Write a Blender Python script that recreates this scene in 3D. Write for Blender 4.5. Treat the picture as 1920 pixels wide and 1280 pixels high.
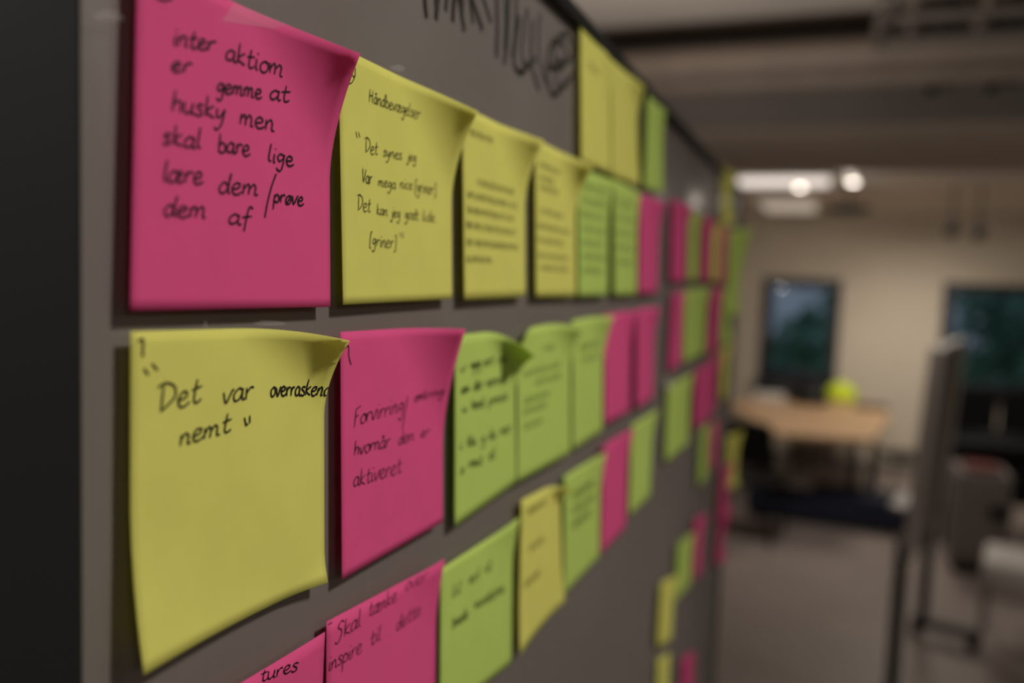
import bpy, bmesh, math, random
from mathutils import Vector, Matrix
random.seed(7)
sc = bpy.context.scene
for o in list(bpy.data.objects): bpy.data.objects.remove(o, do_unlink=True)
COL = sc.collection

# ------------------------------------------------------------------ camera
# world: the board stands in the plane x = 0 and runs along +Y, its front faces +X
FPX = 1550.0
GLASS = .0036                      # glass front face (notes stick on it)
CAM = Vector((.1404 + GLASS, 0, 1.80))
YAW, PITCH, ROLL = math.radians(21.0), math.radians(4.54), math.radians(2.2)
_r = Vector((math.cos(YAW), math.sin(YAW), 0))
_u = Vector((-math.sin(YAW)*math.sin(PITCH), math.cos(YAW)*math.sin(PITCH), math.cos(PITCH)))
FWD = Vector((-math.sin(YAW)*math.cos(PITCH), math.cos(YAW)*math.cos(PITCH), -math.sin(PITCH)))
RIGHT = _r*math.cos(ROLL) + _u*math.sin(ROLL)
UP = -_r*math.sin(ROLL) + _u*math.cos(ROLL)
cd = bpy.data.cameras.new('camera'); cam = bpy.data.objects.new('camera', cd); COL.objects.link(cam)
M = Matrix((RIGHT, UP, -FWD)).transposed().to_4x4(); M.translation = CAM
cam.matrix_world = M
cd.sensor_width = 36; cd.lens = FPX*36/1920; cd.clip_start = .01; cd.clip_end = 200
cd.dof.use_dof = True; cd.dof.focus_distance = .2394; cd.dof.aperture_fstop = 4.9
sc.camera = cam
sc.view_settings.view_transform = 'Standard'; sc.view_settings.look = 'None'
sc.view_settings.gamma = 1; sc.view_settings.exposure = 0.0; sc.view_settings.use_curve_mapping = False

# ------------------------------------------------------------------ world: dim evening sky
w = bpy.data.worlds.new('world'); sc.world = w; w.use_nodes = True
nt = w.node_tree; bg = nt.nodes['Background']
tc = nt.nodes.new('ShaderNodeTexCoord'); sx = nt.nodes.new('ShaderNodeSeparateXYZ')
cr = nt.nodes.new('ShaderNodeValToRGB')
cr.color_ramp.elements[0].color = (.12, .14, .19, 1); cr.color_ramp.elements[1].color = (.10, .13, .19, 1)
nt.links.new(tc.outputs['Generated'], sx.inputs[0]); nt.links.new(sx.outputs['Z'], cr.inputs[0])
nt.links.new(cr.outputs[0], bg.inputs['Color']); bg.inputs['Strength'].default_value = 1.0

# ------------------------------------------------------------------ lights (lamps of the room and added, unseen ones)
def area(name, loc, target, size, power, col=(1, .93, .84), size_y=None):
    l = bpy.data.lights.new(name, 'AREA'); l.energy = power; l.color = col
    l.shape = 'RECTANGLE'; l.size = size; l.size_y = size_y or size
    o = bpy.data.objects.new(name, l); COL.objects.link(o); o.location = loc
    o.rotation_euler = (Vector(target) - Vector(loc)).to_track_quat('-Z', 'Y').to_euler()
    return o
def spot(name, loc, target, power, ang, col=(1, .85, .66), blend=.8, rad=.03):
    l = bpy.data.lights.new(name, 'SPOT'); l.energy = power; l.color = col
    l.spot_size = math.radians(ang); l.spot_blend = blend; l.shadow_soft_size = rad
    o = bpy.data.objects.new(name, l); COL.objects.link(o); o.location = loc
    o.rotation_euler = (Vector(target) - Vector(loc)).to_track_quat('-Z', 'Y').to_euler()
    return o
CEIL, LOWC, FARC = 2.85, 2.45, 2.55
spot('added_spot_near', (1.02, .34, 2.71), (.0, .29, 1.34), 64, 63, (1, .94, .88), 1.0, .09)  # key spotlight on the board, its unseen fixture added
spot('added_spot_far', (1.02, 1.02, 2.71), (.0, 1.28, 1.30), 26, 58, (1, .94, .88), 1.0, .09)  # second spotlight, added to lift the notes at the far end
area('added_fill_room', (2.6, -1.6, CEIL-.06), (2.6, -1.6, 0), .6, 22)  # unseen panel added behind the camera to fill the room
area('added_fill_side', (3.6, 2.4, CEIL-.06), (3.6, 2.4, 0), .6, 20)  # unseen panel added at the right as fill
spot('added_uplight', (-.75, 1.9, 1.80), (-.1, 2.5, 2.85), 60, 150, (1, .93, .86), 1.0, .08)  # added uplight, out of sight, brightening the near ceiling
area('panel_light_far', (.9, 7.3, FARC-.05), (.9, 7.3, 0), .6, 22, (1, .9, .78))

# ------------------------------------------------------------------ helpers
def lin(c):
    f = lambda v: v/12.92 if v <= .04045 else ((v+.055)/1.055)**2.4
    return tuple(f(v/255) for v in c) + (1,)
def mat(name, rgb, rough=.6, metal=0, noise=0, nscale=20, spec=.4, bump=0, stretch=None):
    m = bpy.data.materials.new(name); m.use_nodes = True; t = m.node_tree; b = t.nodes['Principled BSDF']
    b.inputs['Roughness'].default_value = rough; b.inputs['Metallic'].default_value = metal
    b.inputs['Specular IOR Level'].default_value = spec
    c = lin(rgb)
    if noise or bump:
        co = t.nodes.new('ShaderNodeTexCoord'); mp = t.nodes.new('ShaderNodeMapping')
        if stretch: mp.inputs['Scale'].default_value = stretch
        n = t.nodes.new('ShaderNodeTexNoise'); n.inputs['Scale'].default_value = nscale; n.inputs['Detail'].default_value = 5
        t.links.new(co.outputs['Object'], mp.inputs[0]); t.links.new(mp.outputs[0], n.inputs[0])
        r = t.nodes.new('ShaderNodeValToRGB')
        r.color_ramp.elements[0].position = .3; r.color_ramp.elements[1].position = .7
        r.color_ramp.elements[0].color = tuple(v*(1-noise) for v in c[:3])+(1,)
        r.color_ramp.elements[1].color = tuple(min(1, v*(1+noise)) for v in c[:3])+(1,)
        t.links.new(n.outputs['Fac'], r.inputs[0]); t.links.new(r.outputs[0], b.inputs['Base Color'])
        if bump:
            bp = t.nodes.new('ShaderNodeBump'); bp.inputs['Strength'].default_value = bump; bp.inputs['Distance'].default_value = .002
            t.links.new(n.outputs['Fac'], bp.inputs['Height']); t.links.new(bp.outputs[0], b.inputs['Normal'])
    else: b.inputs['Base Color'].default_value = c
    return m
def emis(name, rgb, s):
    m = bpy.data.materials.new(name); m.use_nodes = True; t = m.node_tree
    b = t.nodes['Principled BSDF']; b.inputs['Base Color'].default_value = (.8, .8, .8, 1)
    b.inputs['Emission Color'].default_value = lin(rgb); b.inputs['Emission Strength'].default_value = s
    return m
def paper(name, rgb):
    m = bpy.data.materials.new(name); m.use_nodes = True; t = m.node_tree; out = t.nodes['Material Output']
    b = t.nodes['Principled BSDF']; b.inputs['Roughness'].default_value = .75; b.inputs['Specular IOR Level'].default_value = .15
    co = t.nodes.new('ShaderNodeTexCoord'); n = t.nodes.new('ShaderNodeTexNoise'); n.inputs['Scale'].default_value = 60; n.inputs['Detail'].default_value = 6
    t.links.new(co.outputs['Object'], n.inputs[0])
    r = t.nodes.new('ShaderNodeValToRGB'); c = lin(rgb)
    r.color_ramp.elements[0].color = tuple(v*.94 for v in c[:3])+(1,); r.color_ramp.elements[1].color = tuple(min(1, v*1.05) for v in c[:3])+(1,)
    t.links.new(n.outputs['Fac'], r.inputs[0]); t.links.new(r.outputs[0], b.inputs['Base Color'])
    tr = t.nodes.new('ShaderNodeBsdfTranslucent'); t.links.new(r.outputs[0], tr.inputs['Color'])
    mx = t.nodes.new('ShaderNodeMixShader'); mx.inputs[0].default_value = .36
    t.links.new(b.outputs[0], mx.inputs[1]); t.links.new(tr.outputs[0], mx.inputs[2]); t.links.new(mx.outputs[0], out.inputs['Surface'])
    return m
def clear(name, fres=.6, tint=(1, 1, 1), rough=.08, ior=1.45, smudge=True):
    m = bpy.data.materials.new(name); m.use_nodes = True; t = m.node_tree; out = t.nodes['Material Output']
    t.nodes.remove(t.nodes['Principled BSDF'])
    tr = t.nodes.new('ShaderNodeBsdfTransparent'); tr.inputs['Color'].default_value = tint + (1,)
    gl = t.nodes.new('ShaderNodeBsdfGlossy'); gl.inputs['Roughness'].default_value = rough
    fr = t.nodes.new('ShaderNodeFresnel'); fr.inputs['IOR'].default_value = ior
    mu = t.nodes.new('ShaderNodeMath'); mu.operation = 'MULTIPLY'; mu.inputs[1].default_value = fres
    t.links.new(fr.outputs[0], mu.inputs[0])
    if smudge:
        co = t.nodes.new('ShaderNodeTexCoord'); n = t.nodes.new('ShaderNodeTexNoise'); n.inputs['Scale'].default_value = 9; n.inputs['Detail'].default_value = 4
        t.links.new(co.outputs['Object'], n.inputs[0])
        mr = t.nodes.new('ShaderNodeMapRange'); mr.inputs[1].default_value = .35; mr.inputs[2].default_value = .7; mr.inputs[3].default_value = rough*.6; mr.inputs[4].default_value = rough*2
        t.links.new(n.outputs['Fac'], mr.inputs[0]); t.links.new(mr.outputs[0], gl.inputs['Roughness'])
    mx = t.nodes.new('ShaderNodeMixShader'); t.links.new(mu.outputs[0], mx.inputs[0])
    t.links.new(tr.outputs[0], mx.inputs[1]); t.links.new(gl.outputs[0], mx.inputs[2]); t.links.new(mx.outputs[0], out.inputs['Surface'])
    return m

def ray(px, py):
    return (FWD*FPX + RIGHT*(px-960) + UP*(640-py)).normalized()
def on_x(px, py, x):
    d = ray(px, py); return CAM + d*((x-CAM.x)/d.x)
def on_y(px, py, y):
    d = ray(px, py); return CAM + d*((y-CAM.y)/d.y)
def on_z(px, py, z):
    d = ray(px, py); return CAM + d*((z-CAM.z)/d.z)

class MB:
    """collects shapes into one mesh"""
    def __init__(s): s.bm = bmesh.new()
    def box(s, a, b, bev=0, rot=0, piv=None):
        a = Vector(a); b = Vector(b); c = (a+b)/2; sz = b-a
        r = bmesh.ops.create_cube(s.bm, size=1, matrix=Matrix.Translation(c) @ Matrix.Diagonal((abs(sz.x), abs(sz.y), abs(sz.z), 1)))
        vs = r['verts']
        if bev:
            es = list({e for v in vs for e in v.link_edges})
            rr = bmesh.ops.bevel(s.bm, geom=es, offset=bev, segments=2, affect='EDGES', profile=.5)
            vs = list({v for f in rr['faces'] for v in f.verts} | {v for v in vs if v.is_valid})
        if rot: bmesh.ops.rotate(s.bm, cent=piv or c, matrix=Matrix.Rotation(rot, 3, 'Z'), verts=vs)
        return s
    def tube(s, pts, r, n=10, cap=True):
        pts = [Vector(p) for p in pts]; rs = r if isinstance(r, (list, tuple)) else [r]*len(pts); rings = []
        for i, p in enumerate(pts):
            d = (pts[min(i+1, len(pts)-1)] - pts[max(i-1, 0)]).normalized()
            a = d.orthogonal().normalized() if i == 0 else (pa - d*pa.dot(d)).normalized()
            pa = a; b = d.cross(a)
            rings.append([s.bm.verts.new(p + (a*math.cos(2*math.pi*k/n) + b*math.sin(2*math.pi*k/n))*rs[i]) for k in range(n)])
        for i in range(len(rings)-1):
            for k in range(n):
                s.bm.faces.new((rings[i][k], rings[i][(k+1) % n], rings[i+1][(k+1) % n], rings[i+1][k]))
        if cap: s.bm.faces.new(rings[0][::-1]); s.bm.faces.new(rings[-1])
        return s
    def lathe(s, prof, c, n=24, sx=1, sy=1):
        rings = []
        for (r, z) in prof:
            rings.append([s.bm.verts.new((c[0]+r*sx*math.cos(2*math.pi*k/n), c[1]+r*sy*math.sin(2*math.pi*k/n), c[2]+z)) for k in range(n)])
        for i in range(len(rings)-1):
            for k in range(n): s.bm.faces.new((rings[i][k], rings[i][(k+1) % n], rings[i+1][(k+1) % n], rings[i+1][k]))
        s.bm.faces.new(rings[0][::-1]); s.bm.faces.new(rings[-1]); return s
    def prism(s, poly, z0, z1, bev=0):
        lo = [s.bm.verts.new((x, y, z0)) for x, y in poly]; hi = [s.bm.verts.new((x, y, z1)) for x, y in poly]
        n = len(poly); s.bm.faces.new(lo[::-1]); s.bm.faces.new(hi)
        for i in range(n): s.bm.faces.new((lo[i], lo[(i+1) % n], hi[(i+1) % n], hi[i]))
        bmesh.ops.recalc_face_normals(s.bm, faces=s.bm.faces)
        if bev: bmesh.ops.bevel(s.bm, geom=list(s.bm.edges), offset=bev, segments=3, affect='EDGES', profile=.5)
        return s
    def grid(s, fn, nu, nv):
        g = [[s.bm.verts.new(fn(i/nu, j/nv)) for i in range(nu+1)] for j in range(nv+1)]
        for j in range(nv):
            for i in range(nu): s.bm.faces.new((g[j][i], g[j][i+1], g[j+1][i+1], g[j+1][i]))
        return s
    def build(s, name, m, parent=None, smooth=False, fix=True):
        if fix: bmesh.ops.recalc_face_normals(s.bm, faces=s.bm.faces)
        me = bpy.data.meshes.new(name)
        if parent is not None: s.bm.transform(Matrix.Translation(-parent_loc(parent)))
        s.bm.to_mesh(me); s.bm.free()
        if smooth:
            for p in me.polygons: p.use_smooth = True
        me.materials.append(m); o = bpy.data.objects.new(name, me); COL.objects.link(o)
        if parent is not None: o.parent = parent
        return o
def parent_loc(p):
    v = p.location.copy()
    while p.parent: p = p.parent; v += p.location
    return v
def thing(name, label, cat, loc, group=None):
    o = bpy.data.objects.new(name, None); COL.objects.link(o); o.location = loc; o.empty_display_size = .05
    return tag(o, label, cat, group)
def tag(o, label, cat, group=None):
    o['label'] = label; o['category'] = cat
    if group: o['group'] = group
    return o
def struct(o): o['kind'] = 'structure'; return o
def copy_thing(root, loc, label, rotz=None):
    c = root.copy(); COL.objects.link(c); c.location = loc; c['label'] = label
    if rotz is not None: c.rotation_euler.z = rotz
    for ch in list(root.children):
        k = ch.copy(); COL.objects.link(k); k.parent = c
        for g in ch.children:
            q = g.copy(); COL.objects.link(q); q.parent = k
    return c

# ------------------------------------------------------------------ materials
PAPER = {'p': paper('pink_paper', (236, 95, 153)), 'y': paper('yellow_paper', (234, 231, 124)), 'g': paper('green_paper', (203, 226, 118))}
INK = mat('black_ink', (26, 18, 22), .5); INKG = mat('grey_ink', (134, 133, 70), .6); INKS = mat('green_grey_ink', (112, 132, 60), .6)
MARK = mat('marker_ink', (40, 38, 34), .6)
M_board = mat('grey_board_paint', (106, 98, 92), .7, noise=.05, nscale=4)
M_glass = clear('board_glass', .08, (1, 1, 1), .25)
M_dark = mat('charcoal_metal', (24, 25, 24), .5, .0, spec=.3)
M_wall = mat('cream_wall_paint', (203, 191, 173), .85, noise=.03, nscale=3)
M_wallg = mat('grey_wall_paint', (120, 112, 106), .85, noise=.04, nscale=3)
M_ceil = mat('ceiling_paint', (205, 194, 182), .9, noise=.05, nscale=3)
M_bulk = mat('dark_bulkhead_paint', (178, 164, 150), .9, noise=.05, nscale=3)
M_floor = mat('grey_floor', (150, 138, 132), .45, noise=.06, nscale=2.5, spec=.35)
M_black = mat('black_plastic', (20, 20, 20), .5, spec=.3)
M_frame = mat('dark_window_frame', (30, 30, 38), .5)
M_steel = mat('brushed_steel', (150, 145, 140), .4, .7)
M_duct = mat('painted_duct', (122, 108, 96), .7, noise=.1, nscale=6)
M_wood = mat('pale_wood', (190, 156, 120), .5, noise=.12, nscale=6, stretch=(1, 12, 1))
M_white = mat('white_plastic', (222, 216, 208), .45)
M_wbd = mat('whiteboard_face', (196, 188, 182), .35)
M_lamp = emis('lamp_glow', (255, 242, 230), 1.0)
M_spot = emis('spot_glow', (255, 240, 226), 6.0)
M_lime = mat('lime_fabric', (196, 214, 40), .6)
M_red = mat('red_cover', (96, 26, 22), .6)
M_navy = mat('navy_fabric', (34, 38, 56), .8, noise=.1, nscale=30)
M_win = clear('window_glass', .5, (.92, .96, .95), .02, smudge=False)
M_leaf = mat('leaf_green', (150, 196, 170), .6, noise=.35, nscale=3)
M_bark = mat('tree_bark', (70, 58, 46), .9, noise=.2, nscale=12)
M_grass = mat('lawn', (60, 84, 50), .95, noise=.2, nscale=8)
M_tape = bpy.data.materials.new('dull_tape'); M_tape.use_nodes = True; _t = M_tape.node_tree
_tr = _t.nodes.new('ShaderNodeBsdfTransparent'); _mx = _t.nodes.new('ShaderNodeMixShader'); _mx.inputs[0].default_value = .1
_t.nodes['Principled BSDF'].inputs['Base Color'].default_value = (.75, .72, .68, 1); _t.nodes['Principled BSDF'].inputs['Roughness'].default_value = .6
_t.links.new(_tr.outputs[0], _mx.inputs[1]); _t.links.new(_t.nodes['Principled BSDF'].outputs[0], _mx.inputs[2]); _t.links.new(_mx.outputs[0], _t.nodes['Material Output'].inputs['Surface'])
M_tape2 = mat('tape_residue', (190, 182, 172), .35)

# ------------------------------------------------------------------ room shell
XL, XR, YB, YF = -4.0, 5.0, -3.5, 9.0
struct(MB().box((XL-.1, YB-.1, -.1), (XR+.1, YF+.2, 0)).build('floor', M_floor))
struct(MB().box((XL-.1, YB-.1, CEIL), (XR+.1, 3.6, CEIL+.1)).build('ceiling', M_ceil))
struct(MB().box((XL, 5.05, FARC), (XR, YF, FARC+.1)).build('ceiling_far', mat('lit_ceiling_paint', (236, 228, 216), .9, noise=.03, nscale=3)))  # paler copy of the ceiling paint, lamp light put into its colour
struct(MB().box((XL, 3.6, LOWC), (XR, 5.05, CEIL+.1)).build('ceiling_bulkhead', M_bulk))
struct(MB().box((XL, 3.575, LOWC), (XR, 3.5995, CEIL-.001)).build('shade_trim_1', mat('bulkhead_face_shade', (98, 90, 84), .85, noise=.08, nscale=3)))  # added board, the shade of the bulkhead face put into its colour
struct(MB().box((XL-.1, YB-.1, 0), (XL, YF+.2, CEIL)).build('wall_left', M_wallg))
struct(MB().box((XR, YB-.1, 0), (XR+.1, YF+.2, CEIL)).build('wall_right', M_wallg))
struct(MB().box((XL, YB-.1, 0), (XR, YB, CEIL)).build('wall_back', M_wallg))
# far wall with two window openings
def wpt(px, py): p = on_y(px, py, YF); return p.x, p.z
W = []
for (x0, y0, x1, y1) in ((1424, 528, 1576, 727), (1757, 540, 1975, 748)):
    a = wpt(x0, y1); b = wpt(x1, y0); W.append((a[0], b[0], max(.85, a[1]), b[1]))
mb = MB(); xs = XL
for (x0, x1, z0, z1) in W:
    mb.box((xs, YF, 0), (x0, YF+.15, FARC+.1)); mb.box((x0, YF, 0), (x1, YF+.15, z0)); mb.box((x0, YF, z1), (x1, YF+.15, FARC+.1)); xs = x1
mb.box((xs, YF, 0), (XR, YF+.15, FARC+.1))
struct(mb.build('wall_far', M_wall))
struct(MB().box((XL, YF-.012, 0), (XR, YF-.001, .08)).build('baseboard_far', M_wallg))
for i, (x0, x1, z0, z1) in enumerate(W):
    e = bpy.data.objects.new('window_%d' % (i+1), None); COL.objects.link(e); e.location = ((x0+x1)/2, YF, z0); struct(e)
    fw = .075; m = MB()
    m.box((x0-.02, YF-.03, z1-fw), (x1+.02, YF+.12, z1+.02), .004); m.box((x0-.02, YF-.03, z0-.02), (x1+.02, YF+.12, z0+fw), .004)
    m.box((x0-.02, YF-.03, z0+fw), (x0+fw, YF+.12, z1-fw), .004); m.box((x1-fw, YF-.03, z0+fw), (x1+.02, YF+.12, z1-fw), .004)
    m.build('window_frame', M_frame, e)
    MB().box((x0+fw, YF+.05, z0+fw), (x1-fw, YF+.056, z1-fw)).build('pane', M_win, e)
    MB().box((x0-.05, YF-.12, z0-.05), (x1+.05, YF-.031, z0-.021), .005).build('window_sill', M_frame, e)
    MB().tube([(x0+.035, YF-.03, (z0+z1)/2), (x0+.035, YF-.07, (z0+z1)/2), (x0+.035, YF-.075, (z0+z1)/2-.11)], .009, 8).build('window_handle', M_steel, e)

# outside: lawn and trees
o = MB().box((-9, YF+.3, -.35), (14, YF+26, -.3)).build('ground', M_grass); struct(o)
def tree(loc, h, r, label, seed, n=2600):
    rnd = random.Random(seed); e = thing('garden_tree', label, 'tree', loc, None)
    x, y, z = loc
    t = MB().tube([(x, y, z), (x+.05, y, z+h*.3), (x-.05, y+.05, z+h*.6), (x, y, z+h*.85)], [.14, .11, .08, .03], 10)
    for k in range(7):
        a = rnd.uniform(0, 6.28); zz = z+h*rnd.uniform(.25, .6)
        t.tube([(x, y, zz), (x+r*.4*math.cos(a), y+r*.4*math.sin(a), zz+h*.14), (x+r*.75*math.cos(a), y+r*.75*math.sin(a), zz+h*.22)], [.05, .03, .012], 6)
    t.build('trunk', M_bark, e)
    m = MB(); cl = []
    for k in range(34):
        a = rnd.uniform(0, 6.28); q = rnd.uniform(0, 1)**.5; zz = rnd.uniform(-.85, 1)
        cl.append(Vector((x+r*q*math.cos(a)*(1-.4*abs(zz)), y+r*q*math.sin(a)*(1-.4*abs(zz)), z+h*.58+zz*h*.4)))
    for k in range(n):
        c = rnd.choice(cl) + Vector((rnd.gauss(0, r*.2), rnd.gauss(0, r*.2), rnd.gauss(0, r*.2)))
        if c.z < z+.1: c.z = z+.1+rnd.random()*.2
        if c.y < YF+.5: c.y = YF+.5+rnd.random()*.3
        s = rnd.uniform(.08, .17); d = Vector((rnd.gauss(0, 1), rnd.gauss(0, 1), rnd.gauss(0, 1))).normalized(); p = d.orthogonal().normalized(); q = d.cross(p)
        vs = [m.bm.verts.new(c+v) for v in (-p*s, q*s*.45, p*s, -q*s*.45)]; m.bm.faces.new(vs)
    m.build('foliage', M_leaf, e, fix=False)
    return e

# ------------------------------------------------------------------ the board
HZ = CAM.z
def edge_t(px): return on_x(px, 540, 0).y
y_post1 = on_x(146, 640, 0).y; y_end = on_x(1372, 640, 0).y
p = on_x(1200, 131, 0.012); z_top = p.z
bd = thing('mobile_glass_board', 'tall grey glass board covered in rows of sticky notes, dark frame', 'board', (0, (y_post1+y_end)/2, 0))
Z0 = .35
MB().box((-.012, y_post1, Z0), (0, y_end, z_top-.004)).build('back_panel', M_board, bd)
MB().box((.0001, y_post1+.0005, Z0), (GLASS, y_end-.001, z_top-.004), .0004).build('glass_pane', M_glass, bd)
MB().box((-.016, y_post1-.001, z_top-.004), (.0058, y_end+.006, z_top+.004), .001).build('top_rail', M_dark, bd)
MB().box((-.016, y_post1-.001, Z0-.02), (.012, y_end+.006, Z0), .001).build('bottom_rail', M_dark, bd)
MB().box((-.03, y_post1-.055, .1), (.0034, y_post1-.001, z_top+.03), .002).build('side_post', M_dark, bd)
MB().box((-.016, y_end, Z0), (.004, y_end+.008, z_top-.004), .001).build('side_post', M_dark, bd)
for yy in (y_post1-.03, y_end-.03):
    MB().box((-.3, yy-.025, .07), (.3, yy+.025, .11), .006).build('foot', M_dark, bd)
    for sx_ in (-.27, .27):
        MB().tube([(sx_, yy-.012, .035), (sx_, yy+.012, .035)], .035, 16).tube([(sx_, yy, .04), (sx_, yy, .08)], .008, 8).build('caster', M_black, bd)
MB().box((-.014, y_end-.045, .1), (.0, y_end-.015, Z0-.019), .002).build('leg', M_dark, bd)

# ------------------------------------------------------------------ sticky notes
def catmull(pts, n=5):
    if len(pts) < 3:
        a, b = pts[0], pts[-1]; return [(a[0]+(b[0]-a[0])*k/3, a[1]+(b[1]-a[1])*k/3) for k in range(4)]
    P = [pts[0]] + list(pts) + [pts[-1]]; out = []
    for i in range(1, len(P)-2):
        for k in range(n):
            t = k/n; a, b, c, d = P[i-1], P[i], P[i+1], P[i+2]
            out.append(tuple(.5*((2*b[j]) + (-a[j]+c[j])*t + (2*a[j]-5*b[j]+4*c[j]-d[j])*t*t + (-a[j]+3*b[j]-3*c[j]+d[j])*t**3) for j in (0, 1)))
    out.append(tuple(pts[-1])); return out
_bowl = [(.75, .85), (.42, 1), (.08, .6), (.15, .08), (.5, .08), (.74, .5), (.76, .98)]
G = {
 'a': (1.0, [_bowl, [(.76, .98), (.74, .3), (.86, .0), (1, .12)]]),
 'b': (.95, [[(.12, 1.9), (.1, 0)], [(.1, .5), (.4, 1), (.8, .7), (.7, .12), (.3, 0), (.1, .2)]]),
 'c': (.8, [[(.65, .85), (.35, 1), (.06, .5), (.28, 0), (.68, .2)]]),
 'd': (1.0, [[(.72, .8), (.4, 1), (.08, .5), (.28, 0), (.66, .3), (.84, 1.9)], [(.84, 1.9), (.76, .3), (.95, 0)]]),
 'e': (.9, [[(.1, .45), (.6, .6), (.62, .95), (.3, 1), (.05, .5), (.25, .02), (.6, .02), (.88, .25)]]),
 'f': (.7, [[(.75, 1.65), (.5, 1.85), (.36, 1.2), (.32, -.6)], [(.02, .8), (.72, .95)]]),
 'g': (.95, [[(.72, .85), (.35, 1), (.08, .6), (.3, .18), (.7, .6), (.76, 1)], [(.76, 1), (.7, -.4), (.4, -.9), (.05, -.6)]]),
 'h': (.95, [[(.14, 1.9), (.1, 0)], [(.1, .45), (.42, 1), (.7, .8), (.74, 0)]]),
 'i': (.45, [[(.15, 1), (.15, .15), (.35, .02)], [(.2, 1.42), (.24, 1.55)]]),
 'j': (.5, [[(.3, 1), (.3, -.5), (.08, -.9), (-.2, -.65)], [(.33, 1.42), (.37, 1.55)]]),
 'k': (.9, [[(.14, 1.9), (.1, 0)], [(.7, 1.05), (.14, .45), (.82, 0)]]),
 'l': (.45, [[(.16, 1.9), (.1, .25), (.35, 0)]]),
 'm': (1.35, [[(.06, 1), (.1, 0)], [(.1, .55), (.34, 1), (.52, .75), (.52, .02)], [(.52, .5), (.8, 1), (1.0, .75), (1.02, .1), (1.25, .06)]]),
 'n': (.95, [[(.06, 1), (.1, 0)], [(.1, .5), (.4, 1), (.65, .75), (.66, .1), (.9, .06)]]),
 'o': (.9, [[(.45, 1), (.1, .65), (.15, .1), (.5, 0), (.8, .45), (.65, .95), (.4, 1), (.85, .9)]]),
 'p': (.95, [[(.1, 1), (.08, -.95)], [(.1, .5), (.42, 1), (.8, .65), (.6, .08), (.12, .15)]]),
 'r': (.75, [[(.08, 1), (.12, 0)], [(.12, .5), (.38, .98), (.68, .9)]]),
 's': (.75, [[(.65, .9), (.35, 1.02), (.12, .75), (.52, .42), (.55, .1), (.25, -.02), (.02, .15)]]),
 't': (.75, [[(.34, 1.65), (.28, .25), (.48, 0), (.75, .18)], [(.0, .95), (.72, 1.08)]]),
 'u': (.95, [[(.08, 1), (.1, .25), (.35, 0), (.66, .4), (.7, 1)], [(.7, 1), (.7, .1), (.92, .05)]]),
 'v': (.85, [[(.05, 1), (.32, 0), (.72, 1), (.85, .95)]]),
 'y': (.9, [[(.08, 1), (.12, .35), (.4, .2), (.7, .98)], [(.72, 1), (.6, -.3), (.3, -.9), (.0, -.7)]]),
 'æ': (1.35, [_bowl, [(.7, .45), (1.05, .6), (1.08, .95), (.85, 1), (.7, .5), (.85, .02), (1.1, .02), (1.3, .25)]]),
 'ø': (.9, [[(.45, 1), (.1, .65), (.15, .1), (.5, 0), (.8, .45), (.65, .95), (.4, 1)], [(.8, 1.15), (.1, -.15)]]),
 'å': (1.0, [_bowl, [(.76, .98), (.74, .3), (.86, .0), (1, .12)], [(.45, 1.3), (.6, 1.42), (.45, 1.58), (.32, 1.42), (.45, 1.3)]]),
 'D': (1.35, [[(.28, 1.9), (.3, 0)], [(-.1, 1.8), (.4, 2.0), (1.05, 1.6), (1.1, .8), (.3, 0)]]),
 'F': (1.0, [[(.2, 1.9), (.12, -.2)], [(.15, 1.85), (.9, 2.05)], [(.15, 1.0), (.65, 1.1)]]),
 'H': (1.2, [[(.12, 1.9), (.12, 0)], [(.85, 1.8), (.85, 0)], [(.12, .95), (.85, 1.0)]]),
 'S': (1.1, [[(1.0, 1.7), (.6, 2.0), (.2, 1.5), (.7, .9), (.6, .1), (.2, -.2), (-.05, .1)]]),
 'V': (1.05, [[(.05, 1.85), (.42, 0), (.95, 1.8)]]),
 '[': (.6, [[(.5, 1.8), (.15, 1.75), (.12, -.35), (.45, -.35)]]),
 ']': (.6, [[(.1, 1.8), (.42, 1.75), (.42, -.3), (.08, -.35)]]),
 '.': (.4, [[(.1, .0), (.16, .1)]]), '-': (.9, [[(.1, .5), (.7, .55)]]),
}
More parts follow.
